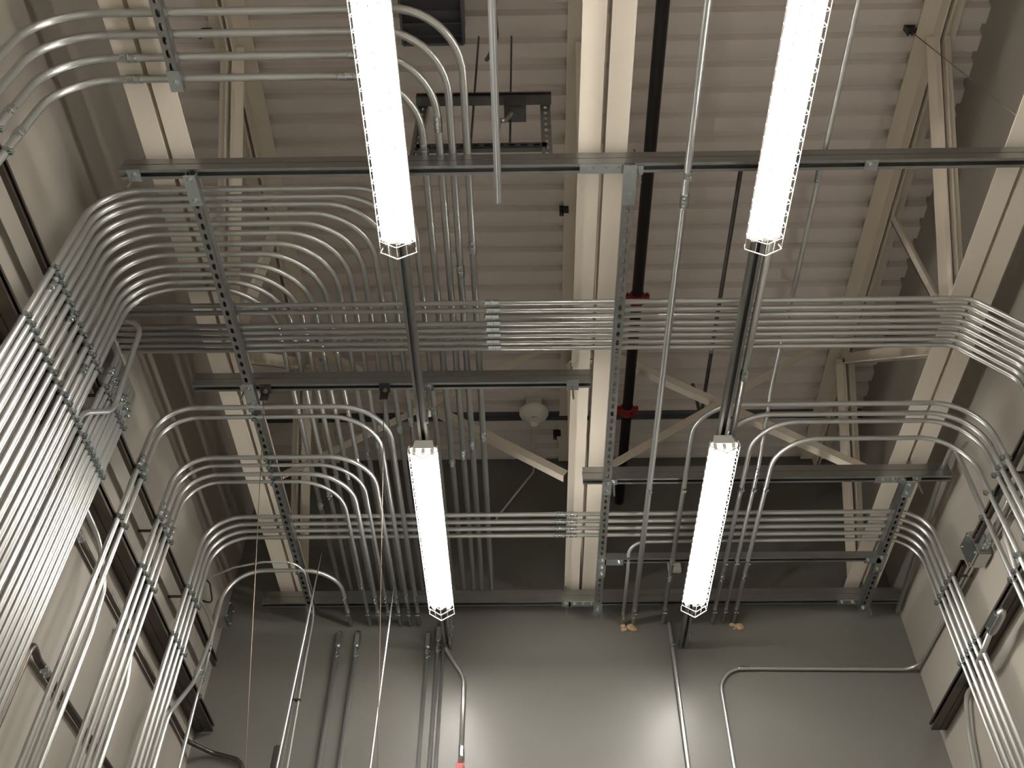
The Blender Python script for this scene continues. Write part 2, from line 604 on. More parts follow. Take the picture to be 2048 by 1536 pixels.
# four large ones, upper left
T4Y, T4X = [1.274, 1.351, 1.435, 1.515], [-.223, -.280, -.328, -.388]
T4C = [(3.39,), (3.45,), (3.52, 1.71), (3.58, 1.82)]
for i in range(4):
    yy, xx = T4Y[i], T4X[i]
    cl = [((xx, c, zt), Y_) for c in T4C[i]]
    if i == 0:
        cl.append(((xx, 2.27, zt), Y_))
    if i == 1:
        cl.append(((xx, 2.39, zt), Y_))
    if i > 1:
        cl += [((-1.42, yy, zt), X_), ((-.60 - .05 * (i - 2), yy, zt), X_), ((XL, yy, 2.90), Z_)]
    conduit('thick galvanized conduit, %s from the top of the four at upper left' % ORD[i],
            [(XL + .003, yy, ZF), (XL + .003, yy, zt), (xx, yy, zt), (xx, YB - .0005, zt)], r1 if i else .0147, [.22, .24],
            clamps=wall_clamps(yy, r1, XL + .003, (-1, 0, 0)) + [((-1.252, yy, zt), X_, DN), ((xx, 1.853, zt), Y_, DN), ((xx, 2.965, zt), Y_, DN), ((xx, 4.69, zt), Y_, DN)],
            couplings=cl, group='four thick conduits at upper left')

# nine verticals continuing the left wall bundle
V9 = [2.520, 2.556, 2.594, 2.630, 2.660, 2.694, 2.723, 2.757, 2.788]
for i, yy in enumerate(V9):
    if i == 0:
        pts = [(XL, 2.505, ZF), (XL, 2.505, 2.585), (XL + .031, 2.640, 2.73), (XL + .031, 2.5715, 3.2225), (XW + .0005, 2.5715, 3.2225)]
        lab = 'galvanized conduit on the left wall with a bright sideways kink and hooked top end'
        rr = [.10, .10, .09]
        cl = [((XL, 2.505, 2.51), Z_, (-1, 0, 0))]
        cp_ = []
    else:
        pts = [(XL, yy, ZF), (XL, yy, 2.97), (XW + .012, yy + .004, 3.15)]
        lab = 'vertical conduit, %s of the eight between the hooked conduit and bare left wall' % ORD[i - 1]
        rr = [.10]
        cl = wall_clamps(yy, r34, XL, (-1, 0, 0))
        cp_ = [((XL, yy, 2.88 - .012 * (i % 3)), Z_)]
    conduit(lab, pts, r34, rr, clamps=cl, couplings=cp_, group='vertical conduits at the end of the left wall bundle')

# row of eight crossing the room
z8 = 3.2225
R8 = [2.496, 2.535, 2.571, 2.608, 2.642, 2.675, 2.712, 2.745]
for i, yy in enumerate(R8):
    x0 = XW + .0005 if i != 2 else -.185
    yr = 2.500 + (yy - 2.494) * 1.03
    conduit('galvanized conduit, %s from the top of the eight crossing straight over the room' % ORD[i],
            [(x0, yy, z8), (1.87, yr, z8), (XR, yr, 2.99), (XR, yr, ZF)], .0113, [.10, .10],
            clamps=[((.391, yy, z8), X_, DN), ((-1.268, yy, z8), X_, DN)] * (1 if i != 2 else 0) + wall_clamps(yr, .0113, XR, X_),
            couplings=[((-.15 + .006 * (i % 2), yy, z8), X_)], group='eight conduits crossing the room')

# two off the left wall, then four
zl = 3.155
for i, (yy, xx) in enumerate(((3.035, -.648), (3.097, -.700))):
    conduit('%s conduit of the pair looping off the left wall above the four' % ('upper', 'lower')[i],
            [(XL, yy, ZF), (XL, yy, zl), (xx, yy, zl), (xx, YB - .0005, zl)], (.0122, .0117)[i], [.17, .23],
            clamps=wall_clamps(yy, .0117, XL, (-1, 0, 0)) + [((-1.268, yy, zl), X_, UP), ((xx, 4.69, zl), Y_, UP)],
            couplings=[((xx, 4.55, zl), Y_), ((XL, yy, 2.83), Z_)], group='pair of conduits looping off the left wall')
for i, (yy, xx) in enumerate(((3.372, -.757), (3.428, -.818), (3.493, -.877), (3.549, -.936))):
    conduit('conduit %s from the top of the four looping off the left wall below the pair' % ORD[i],
            [(XL, yy, ZF), (XL, yy, zl), (xx, yy, zl), (xx, YB - .0005, zl)], (r34, r12, r34, r12)[i], [.17, .22],
            clamps=wall_clamps(yy, r34, XL, (-1, 0, 0)) + [((-1.268, yy, zl), X_, UP), ((xx, 4.69, zl), Y_, UP)],
            couplings=[((xx, 4.42 if i == 3 else 4.56, zl), Y_), ((XL, yy, 2.84), Z_)], group='four conduits looping off the left wall')
conduit('third conduit beside the pair on the left wall, swinging in from behind them low down',
        [(XW + .013, 2.62, 2.435), (-1.765, 2.90, 2.45), (-1.75, 3.09, 2.42), (-1.705, 3.163, 2.25), (XL, 3.165, 2.05), (XL, 3.165, ZF)], r34, [.2, .2, .14, .2])
conduit('conduit curving out from behind the four on the left wall', [(XL, 3.600, ZF), (XL, 3.600, 2.08), (XL - .02, 3.575, 2.24), (XW + .0125, 3.56, 2.32)], r34, .12)

# row of four / five
R4Y = [(3.903, 3.898), (3.962, 3.955), (4.019, 4.013), (4.075, 4.074)]
for i, (ya, yb) in enumerate(R4Y):
    conduit('galvanized conduit, %s from the top of the four crossing wall to wall near the back' % ORD[i],
            [(XL, ya, ZF), (XL, ya, z8), (.2, (ya + yb) / 2, z8), (XR, yb, z8), (XR, yb, ZF)], r34, [.19, .05, .17],
            clamps=wall_clamps(ya, r34, XL, (-1, 0, 0)) + wall_clamps(yb, r34, XR, X_) + [((-1.268, ya, z8), X_, DN), ((.391, (ya + yb) / 2, z8), X_, DN), ((1.9, yb, z8), X_, DN)],
            couplings=[((.165, (ya + yb) / 2, z8), X_), ((.225, (ya + yb) / 2, z8), X_)], group='four conduits crossing near the back')
conduit('galvanized conduit hooking out of the back wall, lowest of the right rear rows',
        [(.537, YB - .0005, 3.155), (.537, 4.31, 3.155), (.537, 4.128, 3.215), (XR, 4.128, z8), (XR, 4.128, ZF)], r12, [.05, .09, .17],
        clamps=wall_clamps(4.128, r12, XR, X_) + [((1.9, 4.128, z8), X_, DN)], couplings=[((.537, 4.74, 3.155), Y_)])

# right hand looping group
for i, (yy, xx) in enumerate(((3.054, .774), (3.118, .93), (3.167, 1.061), (3.282, 1.182))):
    lab = ('uppermost', 'second', 'third', 'lowest')[i]
    conduit('galvanized conduit, %s of the four looping from back wall to right wall' % lab,
            [(xx, YB - .0005, 3.16), (xx, yy, 3.16), (2.055, yy, 3.16), (2.055, yy, ZF)], (.0122, .0122, r34, r34)[i], [.20, .22],
            clamps=wall_clamps(yy, r34, 2.055, X_) + [((xx, 3.632, 3.16), Y_, UP), ((xx, 4.235, 3.16), Y_, UP), ((xx, 4.69, 3.16), Y_, UP)],
            couplings=[((xx, 4.38 - .02 * (i % 2), 3.16), Y_)], group='four conduits looping to the right wall')

conduit('long thick galvanized conduit running lengthwise right of the middle joist', [(.608, YF + .0005, 3.155), (.60, YB - .0005, 3.155)], r1, .1,
        clamps=[((.605, 1.853, 3.155), Y_, UP), ((.602, 3.632, 3.155), Y_, UP), ((.6, 4.69, 3.155), Y_, UP)], couplings=[((.604, 1.965, 3.155), Y_), ((.6, 4.73, 3.155), Y_)])
conduit('open ended conduit above the upper left lamp, stopping in mid air', [(-.107, YF + .0005, 3.10), (-.103, 1.925, 3.10)], .0138, .1)
conduit('thin galvanized conduit behind the upper right lamp, dipping before the back wall',
        [(1.148, YF + .0005, 3.322), (1.155, 3.12, 3.322), (1.122, 3.50, 3.16), (1.122, YB - .0005, 3.16)], .0102, .25,
        clamps=[((1.122, 3.632, 3.16), Y_, UP), ((1.122, 4.235, 3.16), Y_, UP), ((1.122, 4.69, 3.16), Y_, UP)],
        couplings=[((1.15, 1.96, 3.322), Y_), ((1.122, 3.52, 3.16), Y_)])
conduit('dull thin pipe high under the deck, right of the black pipe', [(.62, 2.34, 4.11), (1.04, 2.34, 4.10), (1.04, 4.06, 4.10), (1.04, 4.10, ZD - .02)], .0112, .05,
        couplings=[((1.04, 3.52, 4.10), Y_)], material=DKSTRUT)

# conduit off the left wall nearest the back corner
conduit('galvanized conduit arching alone off the left wall near the back corner, kinked below',
        [(-1.65, 4.02, ZF), (-1.65, 4.02, 2.17), (-1.65, 4.21, 2.44), (-1.65, 4.28, 2.72), (-1.65, 4.28, zl), (-1.051, 4.28, zl), (-1.051, YB - .0005, zl)], r34,
        [.10, .10, .2, .20, .20], clamps=[((-1.268, 4.28, zl), X_, UP), ((-1.65, 4.235, 2.51), Z_, (-1, 0, 0)), ((-1.051, 4.69, zl), Y_, UP)], couplings=[((-1.051, 4.56, zl), Y_)])
conduit('slim conduit on the left wall bowing out beside the back corner',
        [(XW + .008, 4.06, 2.93), (-1.74, 4.30, 2.94), (-1.71, 4.45, 2.90), (-1.71, 4.47, 2.70), (-1.70, 4.43, 2.50), (-1.70, 4.45, 2.10), (-1.70, 4.45, ZF)], .0085,
        [.1, .1, .15, .15, .15], clamps=[((-1.70, 4.435, 2.49), Z_, (-1, 0, 0))], couplings=[((-1.705, 4.45, 2.60), Z_)])
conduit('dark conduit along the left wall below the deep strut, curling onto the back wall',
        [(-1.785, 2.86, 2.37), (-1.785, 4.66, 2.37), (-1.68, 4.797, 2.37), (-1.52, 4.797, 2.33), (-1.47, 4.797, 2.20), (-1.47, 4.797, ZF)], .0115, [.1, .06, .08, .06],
        couplings=[((-1.785, 2.98, 2.37), Y_)], material=WSTRUT)  # dark strut colour paints in the dim reflection on its underside
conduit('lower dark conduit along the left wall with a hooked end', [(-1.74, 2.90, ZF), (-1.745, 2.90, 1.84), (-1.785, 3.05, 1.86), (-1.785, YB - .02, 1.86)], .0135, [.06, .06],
        couplings=[((-1.785, 3.12, 1.86), Y_), ((-1.785, 3.75, 1.86), Y_)], material=WSTRUT)  # dim underside reflection put into the colour here too

# ---------------------------------------------------------------- right wall runs
conduit('conduit along the right wall turning across the back wall and down',
        [(2.148, 3.76, 2.815), (2.148, 4.803, 2.84), (1.045, 4.803, 2.855), (1.045, 4.803, ZF)], .0107, [.09, .14],
        couplings=[((1.19, 4.803, 2.853), X_)], clamps=[])
conduit('conduit hooking over at the top of the right wall, running back along it',
        [(2.09, 3.485, ZF), (2.09, 3.455, 2.45), (2.09, 3.44, 3.27), (2.10, 3.60, 3.285), (2.135, 4.78, 3.20)], r34, [.3, .07, .1],
        clamps=[((2.09, 3.455, 2.815), Z_, X_), ((2.09, 3.455, 2.47), Z_, X_)])
conduit('conduit leaving the right wall with a bend beside the square box', [(XE - .012, 3.36, 2.74), (2.09, 3.37, 2.66), (2.085, 3.395, 2.50), (2.085, 3.40, ZF)], r34, [.08, .1],
        clamps=[((2.085, 3.396, 2.47), Z_, X_)])
conduit('upper of two short conduits joining the square box on the right wall', [(2.10, 3.61, 2.835), (2.10, 3.16, 2.835), (2.10, 2.2, 2.835)], r34, .1, couplings=[((2.10, 3.59, 2.835), Y_)])
conduit('lower of two short conduits joining the square box on the right wall', [(2.125, 3.61, 2.77), (2.125, 3.28, 2.77), (XE - .0005, 3.22, 2.77)], .0135, .03, couplings=[((2.125, 3.59, 2.77), Y_)])
conduit('slim conduit curving down the right wall below the deep strut', [(XE - .001, 4.18, 2.43), (2.135, 4.34, 2.43), (2.135, 4.44, 2.30), (2.135, 4.53, 2.10), (2.135, 4.53, ZF)], .0115, [.1, .12, .1])

# ---------------------------------------------------------------- back wall drops
def access_body(p, parent, length=.115, wdt=.034):
    x, yv, z = p
    bm = bmesh.new()
    n = 10
    sect = []
    for k in range(n):
        a = 2 * math.pi * k / n
        sect.append((math.cos(a), math.sin(a)))
    L = length / 2
    zs = [(-L, .35), (-L * .92, .62), (-L * .75, .9), (-L * .4, 1), (L * .5, 1), (L * .85, .92), (L, .6)]
    rings = []
    for zz, sc in zs:
        rings.append([bm.verts.new(V((x + c * wdt / 2 * sc, yv + s * wdt / 2 * sc * .95, z + zz))) for c, s in sect])
    for i in range(len(rings) - 1):
        for k in range(n):
            bm.faces.new((rings[i][k], rings[i][(k + 1) % n], rings[i + 1][(k + 1) % n], rings[i + 1][k]))
    bm.faces.new(rings[-1])
    bm.faces.new(list(reversed(rings[0])))
    sweep(bm, [V((x, yv, z + L * .45)), V((x, YB - .0005, z + L * .45))], wdt * .45, 10)
    o = link('access_body', bm, CAST, parent, smooth=True)
    bm = bmesh.new()
    box(bm, V((x, yv - wdt * .49, z)), (wdt * .62, .004, length * .72))
    for s in (-1, 1):
        q = V((x, yv - wdt * .5, z + s * length * .3))
        sweep(bm, [q, q + Vector((0, -.004, 0))], .004, 8)
    link('cover_plate', bm, ZINC, o)
    return o


drops = ((-1.103, 3.04, .0125, 'leftmost'), (-.995, 3.04, .0125, 'second from left'), (-.588, 3.03, .0117, 'third from left'), (-.530, 3.07, .0117, 'fourth from left'))
for x, z, r, wd in drops:
    c = conduit('conduit dropping down the back wall from a cast elbow body, %s' % wd, [(x, 4.79, z - .04), (x, 4.79, ZF)], r, .1, group='conduits dropping down the back wall',
                couplings=[((x, 4.79, z - .085), Z_)])
    access_body((x, 4.79, z), c)
conduit('conduit dropping down the back wall between elbow bodies and the bowed conduit', [(-.498, 4.797, 3.14), (-.498, 4.797, ZF)], r12, .1, group='conduits dropping down the back wall')
bw = conduit('conduit bowing sideways down the back wall to a red fitting', [(-.515, YB - .0005, 3.18), (-.512, 4.795, 3.14), (-.478, 4.795, 2.97), (-.372, 4.795, 2.80), (-.369, 4.795, 2.29)], .0117, [.02, .15, .14],
             couplings=[((-.369, 4.795, 2.37), Z_)])
bm = bmesh.new()
wbox(bm, -.391, -.347, 4.765, YB - .001, 2.18, 2.295)
wbox(bm, -.385, -.353, 4.757, 4.766, 2.19, 2.285)
tag(link('junction_box', bm, RED), 'red fitting at the foot of the bowed back wall conduit', 'box')
conduit('straight thick conduit down the back wall below the lower right lamp', [(.808, YB - .0005, 3.16), (.808, 4.797, 3.14), (.812, 4.797, ZF)], .0122, .02,
        clamps=[((.809, 4.797, 2.99), Z_, Y_)])

# ================================================================ lamps
LX = {'L': -.470, 'R': .868}
ZLS = 2.985                     # lower face of the lamp struts


def lamp_strut(x, label):
    root = strut(label, (x, YF + .01, ZLS + .041), (x, YB - .01, ZLS + .041), DN, name='lamp_strut', group='struts carrying the lamps')
    for yy in (1.853, 2.965, 4.66) if x < 0 else (1.853, 3.632, 4.66):
        bm = bmesh.new()
        q = V((x + .024, yy, 0))
        q.z = CH
        sweep(bm, [q + Vector((0, 0, ZLS - .012)), q + Vector((0, 0, 3.212))], .0045, 6)
        box(bm, q + Vector((-.010, 0, ZLS + .047)), (.05, .04, .006))
        sweep(bm, [q + Vector((0, 0, ZLS - .002)), q + Vector((0, 0, ZLS - .010))], .010, 6)
        link('hanger', bm, ZINC, root)
    return root


lamp_strut(LX['L'], 'grey strut carrying the two left lamps')
lamp_strut(LX['R'], 'grey strut carrying the two right lamps')
conduit('galvanized conduit linking the two right lamps beside their strut', [(LX['R'] + .046, 1.98, ZLS + .014), (LX['R'] + .046, 3.14, ZLS + .014)], .0147, .1,
        couplings=[((LX['R'] + .046, 2.72, ZLS + .014), Y_), ((LX['R'] + .046, 3.12, ZLS + .014), Y_)])

LAMP_PARTS = None


def lamp(x, yc, label):
    global LAMP_PARTS
    root = empty('fluorescent_lamp', (x, yc, ZLS), label, 'lamp', 'caged fluorescent strip lamps')
    if LAMP_PARTS is None:
        parts = []
        L = 1.22

        def mk(name, bm, m_, smooth=False, kids=()):
            bmesh.ops.recalc_face_normals(bm, faces=bm.faces)
            me = bpy.data.meshes.new(name)
            bm.to_mesh(me)
            bm.free()
            me.materials.append(m_)
            if smooth:
                for p in me.polygons:
                    p.use_smooth = len(p.vertices) == 4
            parts.append((name, me, kids))
        # housing: sheet metal tray with sloped reflector sides
        bm = bmesh.new()
        pr = [(-.038, 0), (.038, 0), (.042, -.028), (.063, -.0405), (.0615, -.0428), (.043, -.034), (-.043, -.034), (-.0615, -.0428), (-.063, -.0405), (-.042, -.028)]
        prism(bm, [(a, -L / 2, b) for a, b in pr], (0, 0, 0), (0, L, 0))
        mk('housing', bm, WHITE)
        for s in (-1, 1):
            bm = bmesh.new()
            prism(bm, [(a, s * L / 2, b) for a, b in ((-.039, .001), (.039, .001), (.047, -.034), (.047, -.048), (-.047, -.048), (-.047, -.034))], (0, 0, 0), (0, s * .006, 0))
            # lamp holders
            for tx in (-.040, 0, .040):
                box(bm, (tx, s * (L / 2 - .012), -.052), (.016, .022, .034))
            mk('end_plate', bm, WHITE)
        for tx in (-.040, 0, .040):
            bm = bmesh.new()
            sweep(bm, [(tx, -L / 2 + .022, -.058), (tx, L / 2 - .022, -.058)], .0127, 10)
            mk('tube_lamp', bm, TUBE, True)
        # wire guard
        bm = bmesh.new()
        sec = [(-.062, -.040), (-.067, -.070), (0, -.113), (.067, -.070), (.062, -.040)]
        y0, y1 = -L / 2 - .012, L / 2 + .030
        n = 26
        for k in range(n + 1):
            yy = y0 + (y1 - y0) * k / n
            sweep(bm, [Vector((a, yy, b)) for a, b in sec], .0017, 5)
        for a, b in sec[1:4] + [(-.033, -.092), (.033, -.092)]:
            sweep(bm, [Vector((a, y0, b + .002)), Vector((a, y1, b + .002))], .0017, 5)
        sweep(bm, [Vector((a, y1, b - .001)) for a, b in sec], .0030, 6)
        sweep(bm, [Vector((a, y0, b - .001)) for a, b in sec], .0030, 6)
        mk('wire_guard', bm, WIRE)
        LAMP_PARTS = parts
    for name, me, kids in LAMP_PARTS:
        o = bpy.data.objects.new(name, me)
        COL.objects.link(o)
        o.parent = root
    return root


lamp(LX['L'], 1.380, 'glaring caged strip lamp at upper left, over the four thick conduits')
lamp(LX['R'], 1.385, 'glaring caged strip lamp at upper right')
lamp(LX['L'], 3.705, 'glaring caged strip lamp at lower left, in front of the round bundle')
lamp(LX['R'], 3.690, 'glaring caged strip lamp at lower right')

lamp(LX['L'], -.945, 'added unseen caged strip lamp behind the viewpoint, left row')  # added lamps out of view, to bounce more light onto the ceiling
lamp(LX['R'], -.940, 'added unseen caged strip lamp behind the viewpoint, right row')
lamp(LX['L'], -3.27, 'rearmost added unseen caged strip lamp behind the viewpoint, left row')  # rear added pair, unseen, for the same ceiling bounce
lamp(LX['R'], -3.265, 'rearmost added unseen caged strip lamp behind the viewpoint, right row')

# ================================================================ sprinkler main
root = empty('sprinkler_pipe', (.591, YF, 4.085), 'black sprinkler pipe running lengthwise under the deck with red couplings', 'pipe')
bm = bmesh.new()
sweep(bm, [V((.591, YF + .0005, 4.085)), V((.591, YB - .0005, 4.085))], .0302, 20)
smooth_sides(link('pipe_run', bm, BLACKP, root))
for yy in (3.145, 3.985):
    bm = bmesh.new()
    c = V((.591, yy, 4.085))
    sweep(bm, [c + Vector((0, d, 0)) for d in (-.028, -.024, -.012, .012, .024, .028)], .04, 20, radii=[.034, .042, .039, .039, .042, .034])
    for s in (-1, 1):
        box(bm, c + Vector((s * .050, 0, 0)), (.030, .042, .022))
        sweep(bm, [c + Vector((s * .052, -.034, 0)), c + Vector((s * .052, .034, 0))], .006, 6)
    link('pipe_coupling', bm, REDP, root)

# ================================================================ smoke detector and its conduit
root = empty('smoke_detector', (.038, 4.265, 4.36), 'white round smoke detector hanging under the roof deck', 'detector')
bm = bmesh.new()
n = 36
pf = [(.0, 0), (.092, 0), (.094, -.008), (.088, -.020), (.070, -.034), (.056, -.040), (.052, -.052), (.040, -.064), (.034, -.066)]
c = V((.038, 4.265, 4.36))


def lathe(bm, c, pf, n=36):
    rings = []
    for r, z in pf:
        if r < 1e-6:
            rings.append([bm.verts.new(c + Vector((0, 0, z)))])
        else:
            rings.append([bm.verts.new(c + Vector((r * math.cos(2 * math.pi * k / n), r * math.sin(2 * math.pi * k / n), z))) for k in range(n)])
    for a, b in zip(rings, rings[1:]):
        if len(a) == 1:
            for k in range(n):
                bm.faces.new((a[0], b[k], b[(k + 1) % n]))
        elif len(b) == 1:
            for k in range(n):
                bm.faces.new((a[k], a[(k + 1) % n], b[0]))
        else:
            for k in range(n):
                bm.faces.new((a[k], a[(k + 1) % n], b[(k + 1) % n], b[k]))
    return rings


rg = lathe(bm, c, pf)
bm.faces.new(rg[-1])
link('base', bm, PLASTIC, root, smooth=True)
bm = bmesh.new()
lathe(bm, c, [(.030, -.064), (.030, -.080), (0, -.080)])
link('sensing_chamber', bm, DARK, root)
bm = bmesh.new()
for k in range(10):
    a = 2 * math.pi * k / 10
    mm = Matrix.Translation(c) @ Matrix.Rotation(a, 4, 'Z')
    box(bm, (.032, 0, -.073), (.004, .005, .018), mm)
lathe(bm, c, [(0, -.080), (.034, -.080), (.034, -.083), (.026, -.086), (.025, -.104), (.022, -.108), (0, -.108)], 24)
lathe(bm, c, [(.0305, -.071), (.034, -.071), (.034, -.074), (.0305, -.074)], 24)
link('chamber_cap', bm, PLASTIC, root)
bm = bmesh.new()
wbox(bm, -.012, .088, 4.215, 4.315, 4.361, ZD - .002)
tag(link('ceiling_box', bm, DECK), 'square box between the deck and the smoke detector', 'box')
conduit('thin painted conduit from the smoke detector, jogging down the back wall', [(.038, 4.32, 4.41), (.036, 4.80, 4.41), (.034, 4.806, 4.34), (-.20, 4.806, 3.96), (-.215, YB - .0005, 3.935)], .0072, [.04, .06, .01],
        material=DECK)
bm = bmesh.new()
box(bm, V(((XW + XE) / 2, 4.38, ZD - .022)), (XE - XW - .01, .006, .045))
box(bm, V(((XW + XE) / 2, 4.362, ZD - .003)), (XE - XW - .01, .035, .006))
tag(link('deck_angle', bm, DARKV), 'dark angle bar crossing under the deck behind the smoke detector', 'angle')

# ================================================================ equipment up by the deck
# strut frame above the long cross strut
root = empty('strut_frame', (.08, 1.853, 3.30), 'dark strut frame standing on the long cross strut beside the open ended conduit', 'frame')
bm = bmesh.new()
strut_bm(bm, (.085, 1.853, 3.292), (.085, 1.853, 3.80), (0, 1, 0), holes=True)
link('upright', bm, STRUT, root, recalc=False)
bm = bmesh.new()
strut_bm(bm, (-.43, 1.853, 3.295), (-.43, 1.853, 3.80), (0, 1, 0), holes=True)
link('upright', bm, STRUT, root, recalc=False)
bm = bmesh.new()
strut_bm(bm, (-.455, 1.853, 3.755), (.11, 1.853, 3.755), (0, -1, 0))
link('crossbar', bm, DKSTRUT, root, recalc=False)  # darker steel than the uprights: shade above the lamps put into the colour
bm = bmesh.new()
strut_bm(bm, (-.43, 1.853, 3.40), (.085, 1.853, 3.40), (0, 1, 0), holes=True, depth=.021)
link('crossbar', bm, DKSTRUT, root, recalc=False)
bm = bmesh.new()
for px in (-.215, -.06):
    sweep(bm, [V((px, 1.853, 3.42)), V((px, 1.853, ZD - .01))], .005, 6)
link('rods', bm, DKSTRUT, root)
bm = bmesh.new()
wbox(bm, -.085, .005, 1.80, 1.86, 3.60, 3.71)
t1 = tag(link('junction_box', bm, DKSTRUT), 'dark junction box hung on the strut frame', 'box')
bm = bmesh.new()
wbox(bm, -.065, -.015, 1.796, 1.800, 3.625, 3.685)
link('cover', bm, DKSTRUT, t1)
bm = bmesh.new()
pts = fillet([V((-.055, 1.82, 3.60)), V((-.075, 1.82, 3.54)), V((-.105, 1.80, 3.50)), V((-.11, 1.82, 3.38)), V((-.11, 1.85, 3.295))], .05)
rad = []
dense = []
for a, b in zip(pts, pts[1:]):
    k = max(1, int((b - a).length / .003))
    for i in range(k):
        dense.append(a.lerp(b, i / k))
dense.append(pts[-1])
sweep(bm, dense, .009, 10, radii=[.0095 if i % 2 else .0078 for i in range(len(dense))])
tag(link('flexible_conduit', bm, STRUT), 'ribbed flexible conduit dangling from the dark junction box', 'conduit')

root = empty('louver_unit', (-.40, 1.42, 4.3), 'dark slatted unit under the deck, right of the upper left lamp', 'vent')
bm = bmesh.new()
wbox(bm, -.55, -.275, 1.12, 1.80, 4.30, ZD - .002)
link('body', bm, DARKV, root)
for k in range(6):
    bm = bmesh.new()
    yy = 1.19 + k * .11
    mm = Matrix.Translation(V((-.4125, yy, 4.268))) @ Matrix.Rotation(math.radians(35), 4, 'X')
    box(bm, (0, 0, 0), (.27, .085, .004), mm)
    link('slat', bm, DARKV, root)
bm = bmesh.new()
for xs in (-.55, -.275):
    wbox(bm, xs - .006, xs + .006, 1.12, 1.80, 4.235, 4.30)
for yy in (1.12, 1.80):
    wbox(bm, -.55, -.275, yy - .006, yy + .006, 4.235, 4.30)
link('frame', bm, DARKV, root)
bm = bmesh.new()
wbox(bm, -.235, -.16, 1.10, 1.60, 4.25, ZD - .002)
wbox(bm, -.155, -.12, 1.20, 1.62, 4.20, ZD - .002)
tag(link('mounting_bracket', bm, DARKV), 'dark bracket under the deck beside the slatted unit', 'bracket')
bm = bmesh.new()
sweep(bm, fillet([V((-.135, 1.60, 4.22)), V((-.12, 1.72, 4.12)), V((-.155, 1.80, 4.10)), V((-.17, 1.84, 4.16))], .05), .010, 8)
tag(link('hook', bm, DARKV), 'small dark hook below the dark bracket', 'hook')


# ================================================================ boxes and bodies on side walls
def rounded(bm, x0, x1, y0, y1, z0, z1, b=.008):
    bm2 = bmesh.new()
    wbox(bm2, x0, x1, y0, y1, z0, z1)
    bmesh.ops.bevel(bm2, geom=bm2.edges[:], offset=b, segments=2, affect='EDGES')
    me = bpy.data.meshes.new('tmp')
    bm2.to_mesh(me)
    bm2.free()
    bm.from_mesh(me)
    bpy.data.meshes.remove(me)


def wall_box(x0, x1, y0, y1, z0, z1, facex, label):
    root = empty('junction_box', ((x0 + x1) / 2, (y0 + y1) / 2, z0), label, 'box')
    bm = bmesh.new()
    rounded(bm, x0, x1, y0, y1, z0, z1)
    link('body', bm, CAST, root)
    bm = bmesh.new()
    wbox(bm, facex - .003, facex + .003, y0 + .004, y1 - .004, z0 + .004, z1 - .004)
    for yy in (y0 + .018, y1 - .018):
        for zz in (z0 + .018, z1 - .018):
            q = V((facex, yy, zz))
            s = 1 if facex < 0 else -1
            sweep(bm, [q, q + Vector((s * .008, 0, 0))], .005, 8)
    link('cover', bm, ZINC, root)


wall_box(2.09, XE - .001, 3.635, 3.755, 2.75, 2.885, 2.088, 'square steel junction box on the right wall')
wall_box(XW + .001, -1.735, 4.62, 4.74, 3.09, 3.21, -1.733, 'square steel junction box on the left wall near the back corner')
root = empty('cast_elbow', (2.08, 3.68, 2.44), 'rounded cast conduit body against the deep strut on the right wall', 'fitting')
bm = bmesh.new()
n = 12
rings = []
for yy, sc in ((3.58, .45), (3.60, .8), (3.63, 1), (3.72, 1), (3.75, .85), (3.765, .5)):
    rings.append([bm.verts.new(V((2.062 + .022 * sc * math.cos(2 * math.pi * k / n), yy, 2.405 + .027 * sc * math.sin(2 * math.pi * k / n)))) for k in range(n)])
for a, b in zip(rings, rings[1:]):
    for k in range(n):
        bm.faces.new((a[k], a[(k + 1) % n], b[(k + 1) % n], b[k]))
bm.faces.new(rings[0])
bm.faces.new(rings[-1])
link('body', bm, CAST, root, smooth=True)
bm = bmesh.new()
box(bm, V((2.041, 3.675, 2.405)), (.005, .13, .036))
for yy in (3.625, 3.725):
    q = V((2.040, yy, 2.405))
    sweep(bm, [q, q + Vector((-.006, 0, 0))], .006, 8)
link('cover_plate', bm, ZINC, root)
conduit('short conduit running back from the rounded cast body on the right wall', [(2.062, 3.755, 2.405), (2.07, 3.98, 2.385), (XE - .03, 4.12, 2.40), (XE - .012, 4.16, 2.42)], .0125, .1)

# ================================================================ rods, wires, cables
rods = (((.212, 4.69), 'beside the middle joist, at the back strut'), ((.391, 4.70), 'through the end of the middle perforated strut'),
        ((1.946, 4.69), 'at the right end of the back strut'), ((.205, 2.965), 'at the right end of the strut below the bundle'),
        ((-.457, 2.965), 'beside the left lamp strut, below the bundle'), ((-1.30, 2.965), 'at the left joist, below the bundle'),
        ((.425, 3.632), 'beside the middle perforated strut'), ((1.945, 3.632), 'at the right joist, above the short perforated strut'),
        ((.425, 1.86), 'at the near end of the middle perforated strut'), ((-1.49, 1.853), 'at the left end of the long cross strut'))
for (x, yy), wd in rods:
    root = empty('threaded_rod', (x, yy, 3.1), 'threaded steel rod hanging ' + wd, 'rod', 'threaded hanger rods')
    bm = bmesh.new()
    q = V((x, yy, 0))
    q.z = CH
    sweep(bm, [q + Vector((0, 0, 3.115)), q + Vector((0, 0, 3.36))], .0046, 6)
    link('shaft', bm, STRUT, root)
    bm = bmesh.new()
    zz = ZX0 - .0075 if abs(x - .391) > .01 else ZY0 - .008
    box(bm, q + Vector((0, 0, zz + .0035)), (.04, .038, .0035))
    sweep(bm, [q + Vector((0, 0, zz - .007)), q + Vector((0, 0, zz + .003))], .0095, 6)
    link('nut', bm, ZINC, root)


